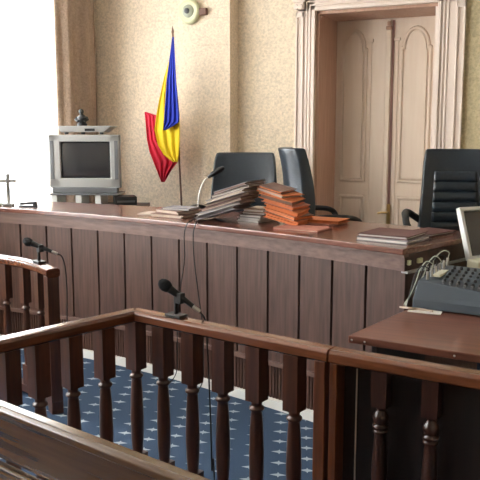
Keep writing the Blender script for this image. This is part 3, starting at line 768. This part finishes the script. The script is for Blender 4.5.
m = MB(); m.add([(-w_/2+.02, .03, .06), (w_/2-.02, .03, .06), (w_/2-.02, .03, h_-.01), (-w_/2+.02, .03, h_-.01), (-.2, .42, .08), (.2, .42, .08), (.2, .42, h_-.12), (-.2, .42, h_-.12)],
             [(0, 1, 2, 3), (7, 6, 5, 4), (0, 4, 5, 1), (1, 5, 6, 2), (2, 6, 7, 3), (3, 7, 4, 0)])
m.build('rear_housing', M['silver_d'], t, bevel=.02)
for s_ in (-1, 1): MB().box((s_*(w_/2-.035), -.037, h_/2+.04), (.035, .006, h_-.2)).build('speaker_grille', M['silver_d'], t, bevel=.002)
MB().box((0, .0, .03), (w_*.92, .09, .06)).build('base', M['silver_d'], t, bevel=.008)
# player on the television
pz = ZT+h_+.006
R3 = Matrix.Rotation(YAW-.06, 4, 'Z'); tvb = Vector((tv.x, tv.y, 0))
def tvp(x, y, z): return tvb + (R3 @ Vector((x, y, 0))) + Vector((0, 0, z))
t = thing('disc_player', 'flat silver disc player lying on top of the television', 'player', tuple(tvp(0, .1, pz)), local=True); t.rotation_euler = (0, 0, YAW-.06)
m = MB(); m.add([(-.24, -.1, .02), (.2, -.1, .02), (.2, .14, .02), (-.24, .14, .02), (-.27, -.12, .085), (.29, -.12, .085), (.29, .16, .085), (-.27, .16, .085)],
             [(0, 3, 2, 1), (4, 5, 6, 7), (0, 1, 5, 4), (1, 2, 6, 5), (2, 3, 7, 6), (3, 0, 4, 7)])
m.build('case', M['silver'], t, bevel=.008)
MB().box((.06, -.114, .045), (.1, .01, .025)).build('display', M['plastic'], t)
for x in (-.19, -.02, .17): MB().lathe([(.02, 0), (.022, .02)], (x, -.07, 0), 10).build('foot', M['plastic'], t)
# small black figure: seated bust
t = thing('statuette', 'small black statuette sitting on the disc player', 'statuette', tuple(tvp(-.035, .06, pz+.087)), local=True); t.rotation_euler = (0, 0, YAW)
t.scale = (1, 1, .85)
MB().lathe([(.05, 0), (.052, .02), (.04, .03)], (0, 0, 0), 16).build('base', M['plastic'], t)
MB().lathe([(.035, .028), (.05, .06), (.055, .085), (.042, .11), (.02, .13), (.014, .14)], (0, 0, 0), 16).build('body', M['plastic'], t)
MB().lathe([(.012, .135), (.024, .145), (.028, .165), (.022, .185), (.006, .196)], (-.006, 0, 0), 14).build('head', M['plastic'], t)
for s_ in (-1, 1): MB().tube([(s_*.045, 0, .1), (s_*.062, -.02, .07), (s_*.03, -.045, .05)], .013, 8).build('arm', M['plastic'], t)

# ------------------------------------------------------------ flag
fv = VW-.2-.28
pt = V(172.8, 33, fv); pb_ = V(181.5, 204, fv); dfl = (pb_-pt)
pfl = pt+dfl*((pt.z-.09)/(pt.z-pb_.z))
t = thing('flag', 'blue yellow and red flag drooping on a thin pole', 'flag', (pfl.x, pfl.y, 0))
MB().tube([pfl, pt], .011, 10).build('pole', M['polewood'], t)
MB().lathe([(.008, -.01), (.014, .01), (.002, .07)], pt, 12).build('finial', M['polewood'], t)
MB().lathe([(.16, 0), (.16, .03), (.05, .06), (.03, .12), (.02, .14)], (pfl.x, pfl.y, 0), 24).build('base', M['polewood'], t)
def cloth(name, mat, rows, base, amp, fr, ph):
    """rows: (y, x_left, x_right) pixels on the plane of the flag, turned to metres"""
    def P(u, v):
        q = v*(len(rows)-1); i = min(int(q), len(rows)-2); f = q-i
        y, l, r = [rows[i][k]+(rows[i+1][k]-rows[i][k])*f for k in range(3)]
        return V(l+(r-l)*u, y, fv-base-amp*(.5+.5*math.sin(u*fr+ph+v*1.4))*min(1, .25+v))
    MB().grid(P, 36, 40).build(name, mat, t, solid=.003)
cloth('blue_band', M['blue'], [(37, 172.3, 173.8), (60, 169.4, 175), (80, 166.8, 176.2), (100, 165.5, 178), (115, 164.4, 179.4), (122, 164, 179.2), (126, 163.7, 173), (130, 163.5, 166)], .085, .03, 21, .3)
cloth('yellow_band', M['yellow'], [(62, 168.5, 171), (80, 163.5, 170), (100, 159, 172), (117, 156, 179.4), (130, 154.5, 180), (145, 158, 179.6), (155, 164, 179), (162, 173, 177.5)], .03, .035, 19, 1.5)
cloth('red_band', M['red'], [(112, 144.6, 146.2), (116, 145, 158.5), (125, 145.8, 158), (140, 147, 161), (152, 149.5, 172), (162, 153.5, 177.5), (172, 157.5, 170), (182, 161.5, 164.5)], -.025, .035, 23, .8)

# ------------------------------------------------------------ chairs
def rounded(m, w, h, d, cx, cy, cz, n=5, mat=None): m.box((cx, cy, cz), (w, d, h), mat=mat)
def make_chair(label):
    """faces -y, origin on floor"""
    t = thing('office_chair', label, 'chair', (0, 0, 0), 'black leather office chairs behind the bench', local=True)
    # backrest shell: curved pad
    tilt = math.radians(6)
    def bk(dy):
        def P(u, v):
            x = (u-.5)
            w = .58-.09*v-.03*max(0, v-.9)*8
            z = v*.78; y = z*math.tan(tilt)*.8 - .05*math.sin(v*math.pi) + dy
            return Vector((x*w, y-.05*(abs(x)*2)**2.2, .5+z))
        return P
    def pad(fp, bp, nu, nv):
        m = MB(); n = (nu+1)*(nv+1)
        A = [fp(i/nu, j/nv) for j in range(nv+1) for i in range(nu+1)]; B = [bp(i/nu, j/nv) for j in range(nv+1) for i in range(nu+1)]
        fs = []
        for j in range(nv):
            for i in range(nu):
                a = j*(nu+1)+i; fs.append((a, a+1, a+nu+2, a+nu+1)); fs.append((n+a, n+a+nu+1, n+a+nu+2, n+a+1))
        for i in range(nu):
            fs.append((i, n+i, n+i+1, i+1)); a = nv*(nu+1)+i; fs.append((a, a+1, n+a+1, n+a))
        for j in range(nv):
            a = j*(nu+1); fs.append((a, a+nu+1, n+a+nu+1, n+a)); a += nu; fs.append((a, n+a, n+a+nu+1, a+nu+1))
        m.add(A+B, fs, True); return m
    f0 = bk(0)
    m = pad(f0, lambda u, v: f0(u, v)+Vector((0, .09+.07*(1-v)**1.5+.05*(1-abs(2*u-1)**2), 0)), 12, 14); m.build('backrest', M['leather'], t, bevel=.018, seg=3)
    # stitched centre cushion: rolls
    for k in range(6):
        z0 = .13+k*.082
        def fp(u, v, z0=z0):
            vv = (z0+v*.082)/.80; p = f0(.5+(u-.5)*.66, vv); return p+Vector((0, -.004-.015*math.sin(math.pi*min(1, max(0, v)))**.5*min(1, 8*u, 8*(1-u)), 0))
        def bp(u, v, z0=z0):
            vv = (z0+v*.082)/.80; return f0(.5+(u-.5)*.66, vv)+Vector((0, .02, 0))
        pad(fp, bp, 14, 8).build('back_cushion', M['leather'], t)
    m = MB()
    m.box((0, -.22, .53), (.54, .52, .11)); m.build('seat', M['leather'], t, bevel=.04, seg=4)
    for s in (-1, 1):
        pts = smooth_path([(s*.25, .02, .70), (s*.36, -.03, .775), (s*.40, -.2, .79), (s*.405, -.36, .775), (s*.39, -.42, .71), (s*.29, -.36, .58), (s*.24, -.28, .52)], 5)
        m = MB(); m.tube(pts, .027, 10); m.build('armrest', M['plastic'], t)
    m = MB(); m.lathe([(.045, .12), (.045, .28), (.028, .29), (.028, .48)], (0, -.18, 0), 16); m.build('gas_column', M['plastic'], t)
    m = MB()
    for k in range(5):
        a = 2*math.pi*k/5+.3
        leg_ = MB().tube([(0, -.18, .13), (.3*math.cos(a), -.18+.3*math.sin(a), .075)], [.03, .02], 8).build('leg', M['plastic'], t)
        R = Matrix.Rotation(math.pi/2, 3, 'X')
        MB().lathe([(.028, -.02), (.03, 0), (.028, .02)], (.3*math.cos(a), -.18+.3*math.sin(a), .03), 12, R).build('caster', M['plastic'], leg_)
    return t
ch = make_chair('black leather office chair at the right with a stitched ribbed back')
PZ = .47
def put(c, px, d, rz, label, sc_=1.0, zs=1.0):
    p = W((px-240)/F*d, d, PZ); c.location = p; c.rotation_euler = (0, 0, rz); c['label'] = label; c.scale = (sc_, sc_, zs)
cL = copy_tree(ch); cM = copy_tree(ch)
put(ch, 455, 5.95, YAW+math.radians(-9), 'black leather office chair at the right end with a stitched ribbed back', .98, 1.0)
for c_ in (cL, cM):
    for k_ in [k_ for k_ in c_.children if k_.name.startswith('back_cushion')]: bpy.data.objects.remove(k_)
    for k_ in c_.children:
        if k_.name.startswith('armrest'): k_.scale.z = .90
put(cL, 244.5, 7.6, YAW+math.radians(-6), 'black leather office chair behind the big file pile facing forward', 1.24, .94)
put(cM, 301, 6.55, YAW+math.radians(98), 'black leather office chair turned away to the right just left of the door', 1.0, 1.0)

# ------------------------------------------------------------ files and papers
def sheaf(px, py, w, d, h, rz, cover, label, z=HB, name='case_file', group=None, tilt=(0, 0), edge='paper', lumps=1):
    """a folder: cover sheets and a paper block, bottom centre seen at the pixel"""
    p = U(px, py, z) if isinstance(px, (int, float)) else px
    t = thing(name, label, 'file', (p.x, p.y, z), group, local=True)
    t.rotation_euler = (tilt[0], tilt[1], rz)
    ct = .004
    MB().box((0, 0, ct/2), (w, d, ct)).build('cover', M[cover], t)
    m = MB(); k = max(1, int(h/.012)); hh = (h-2*ct)/k
    for i in range(k):
        m.box((random.uniform(-.008, .008), random.uniform(-.008, .008), ct+hh*(i+.5)), (w-.02, d-.02, hh*.92), random.uniform(-.03, .03))
    m.build('pages', M[edge], t)
    MB().box((0, 0, h-ct/2), (w, d, ct)).build('cover', M[cover], t)
    return t
def pile(px, py, specs, label_base, group, z=HB):
    p = U(px, py, z); zz = z+.001
    for i, (w, d, h, rz, cov, ed, dx, dy, lab) in enumerate(specs):
        q = Vector((p.x+dx, p.y+dy, zz))
        sheaf(q, 0, w, d, h, rz, cov, lab, zz, 'case_file', group, edge=ed); zz += h+.001
    return zz
# right hand flat stack
G1 = 'flat folders at the right end of the bench'
pile(394, 239.5, [
    (.35, .34, .022, aF-.02, 'grey_card', 'paper', 0, 0, 'grey folder at the bottom of the flat stack at the bench end'),
    (.33, .33, .020, aF+.06, 'plum_card', 'paper', -.01, .02, 'plum folder on top of the flat stack at the bench end'),
    ], '', G1)
p = U(419, 232.5, HB); 
sheaf(U(430, 233, HB+.004)+Vector((0, .0, 0)), 0, .21, .30, .018, aF-.15, 'plum_card', 'dark plum folder lying behind the flat stack at the bench end', HB+.001, 'case_file', G1)
# loose folders right of the big pile
G2 = 'loose folders right of the big pile'
pile(303, 229, [(.34, .24, .012, aF+.1, 'pink_card', 'paper2', 0, 0, 'pink folder lying flat closest to the bench edge right of the big pile')], '', G2)
pile(322, 223.5, [(.30, .22, .012, aF-.15, 'pink_card', 'paper2', 0, 0, 'salmon folder under an orange one right of the big pile'),
                (.30, .21, .022, aF+.12, 'orange_card', 'orange_card', .02, .01, 'bright orange folder lying nearest the door side of the bench')], '', G2)
pile(297, 217, [(.16, .11, .03, aF+.4, 'paper', 'paper', 0, 0, 'small white card box behind the loose folders')], '', G2)
# low stack left of the gooseneck
G3 = 'loose papers left of the gooseneck microphone'
pile(177, 216.5, [(.32, .26, .028, aF+.05, 'brown_card', 'paper2', 0, 0, 'brown covered bundle lowest of the small stack by the gooseneck microphone'),
                (.30, .25, .028, aF-.2, 'brown_card', 'paper2', .01, .02, 'brown folder in the middle of the small stack by the gooseneck microphone'),
                (.24, .2, .016, aF+.25, 'grey_card', 'paper', .03, .01, 'grey folder topmost of the small stack by the gooseneck microphone')], '', G3)
pile(157, 214.5, [(.26, .2, .012, aF+.3, 'paper2', 'paper', 0, 0, 'loose pale papers at the left edge of the bench clutter')], '', G3)
# the big slumped pile: sheaves leaning on each other
G4 = 'case files in the big slumped pile'
base = aF+.12
ub = Vector((math.cos(base), math.sin(base), 0)); nb = Vector((-ub.y, ub.x, 0))
def place(c, w, d, h, drz, ty, cov, ed_, lab):
    s_ = sheaf(Vector(c), 0, w, d, h, base, cov, lab, c[2], 'case_file', G4, (0, ty), ed_)
    s_.rotation_euler = (Matrix.Rotation(base, 3, 'Z') @ Matrix.Rotation(ty, 3, 'Y') @ Matrix.Rotation(drz, 3, 'Z')).to_euler()
    return s_
T2 = math.radians(13)
o0 = U(296, 227.5, HB)+nb*.13
so = -ub*math.cos(T2)+Vector((0, 0, math.sin(T2))); no = Vector((0, 0, math.cos(T2)))+ub*math.sin(T2)
hh = 0
for k, (w_, h_, sh_, cov, ed_, lab) in enumerate([
    (.27, .034, .00, 'orange_card', 'orange_card', 'thick orange file lowest in the right half of the big pile'),
    (.27, .028, .01, 'brown_card', 'orange_card', 'brown covered file second from the bottom in the right half of the big pile'),
    (.26, .032, .025, 'orange_card', 'orange_card', 'orange file halfway up the right half of the big pile'),
    (.26, .028, .05, 'pink_card', 'orange_card', 'salmon covered file above the middle orange one in the big pile'),
    (.26, .032, .08, 'orange_card', 'brown_card', 'orange file with brownish pages high in the right half of the big pile'),
    (.24, .026, .12, 'orange_card', 'paper2', 'orange file second from the top of the big pile'),
    (.19, .020, .17, 'brown_card', 'orange_card', 'small brown covered file on the very top of the big pile')]):
    c = o0+so*(sh_+w_/2)+no*(hh+.004)+nb*(0, .014, -.008, .01, -.012, .008, 0)[k]
    place((c.x, c.y, c.z), w_, .27, h_, random.uniform(-.0, .0)+(.08, -.10, .12, -.04, .10, -.12, .05)[k], T2, cov, ed_, lab); hh += h_+.0015

# support under the slope, then the parallel sheaves slumped on it
g0_ = U(248, 222, HB)+nb*.12
zz = HB+.002
for (w_, h_, cov, ed_, lab) in ((.21, .03, 'paper', 'paper', 'white paper bundle at the foot of the big pile nearest the bench edge'), (.20, .022, 'grey_card', 'paper', 'short grey file lying on the white bundle under the slumped files'),
    (.20, .02, 'brown_card', 'paper', 'short brown file third from the bottom under the slumped files'), (.17, .02, 'paper2', 'paper', 'aged white file squeezed directly under the slumped files')):
    c = g0_+ub*(.025+.2*(zz-HB)); place((c.x, c.y, zz), w_, .26, h_, 4*(zz-HB)-.2, 0, cov, ed_, lab); zz += h_+.001
TY = math.radians(17)
s0 = U(194, 221.5, HB)+nb*.14
sl_ = ub*math.cos(TY)+Vector((0, 0, math.sin(TY))); nn = Vector((0, 0, math.cos(TY)))-ub*math.sin(TY)
hh = 0
for k, (w_, h_, sh_, cov, ed_, lab) in enumerate([
    (.36, .024, .00, 'grey_card', 'grey_card', 'grey file lowest of the slumped left half of the big pile'),
    (.38, .022, .03, 'grey_card', 'paper', 'grey file with white pages second from the bottom of the slumped half'),
    (.38, .024, .07, 'plum_card', 'paper2', 'dark plum file in the lower middle of the slumped half'),
    (.37, .022, .11, 'brown_card', 'paper2', 'brown file in the middle of the slumped half'),
    (.35, .024, .15, 'grey_card', 'paper2', 'grey file in the upper middle of the slumped half'),
    (.33, .022, .19, 'brown_card', 'paper', 'brown file with white pages second from the top of the slumped half'),
    (.30, .020, .23, 'grey_card', 'brown_card', 'grey file topmost of the slumped half with brown pages')]):
    c = s0+sl_*(sh_+w_/2)+nn*(hh+.004)+nb*(.012, -.01, .0, .015, -.012, .006, -.004)[k]
    place((c.x, c.y, c.z), w_, .27, h_, (0, .06, -.05, .08, -.04, .1, -.02)[k], -TY, cov, ed_, lab); hh += h_+.001

# ------------------------------------------------------------ things on the left of the bench
g = U(9, 206, HB)
t = thing('standing_cross', 'small grey crucifix standing on the left end of the bench', 'cross', tuple(g))
ax = Vector((cy_, sy_, 0)); S = .0085
zc0 = HB
MB().box(g+Vector((0, 0, .012)), (.09, .07, .024), YAW).build('foot', M['silver'], t, bevel=.004)
MB().box(g+Vector((0, 0, .155)), (.03, .018, .27), YAW).build('upright', M['silver'], t, bevel=.003)
MB().box(g+Vector((0, 0, .225)), (.15, .018, .028), YAW).build('crossbar', M['silver'], t, bevel=.003)
MB().tube([g+Vector((0, -.012, .09)), g+Vector((0, -.014, .2))], [.006, .011], 8).build('figure', M['silver'], t)
g = U(28, 207, HB)
t = thing('stapler', 'dark desk stapler lying near the cross on the bench', 'stapler', tuple(g), local=True); t.rotation_euler = (0, 0, YAW-.1)
MB().box((0, 0, .008), (.17, .045, .012)).build('base', M['plastic'], t, bevel=.003)
MB().box((.005, 0, .034), (.15, .035, .022), mat=Matrix.Rotation(math.radians(-5), 3, 'Y')).build('arm', M['plastic'], t, bevel=.006)
MB().box((.065, 0, .02), (.03, .036, .03)).build('hinge', M['plastic'], t)
g = U(-1, 206, HB)
o = MB().box((0, 0, .015), (.07, .05, .028)).build('ink_pad', M['grey_blue'], None, bevel=.006); o.location = (g.x, g.y, HB); o.rotation_euler = (0, 0, YAW); tag(o, 'small grey ink pad at the far left of the bench', 'ink pad')

# ------------------------------------------------------------ light and camera
w = bpy.data.worlds.new('sky'); sc.world = w; w.use_nodes = True
w.node_tree.nodes['Background'].inputs[0].default_value = (.93, .97, 1, 1); w.node_tree.nodes['Background'].inputs[1].default_value = 8
cam = bpy.data.cameras.new('camera'); co = bpy.data.objects.new('camera', cam); COL.objects.link(co)
co.location = (0, 0, E); co.rotation_euler = (math.pi/2-PITCH, 0, YAW)
cam.sensor_width = 36; cam.lens = 36*F/480; cam.clip_start = .05
sc.camera = co
vs = sc.view_settings; vs.view_transform = 'Standard'; vs.look = 'None'; vs.gamma = 1; vs.use_curve_mapping = False; vs.exposure = -0.05
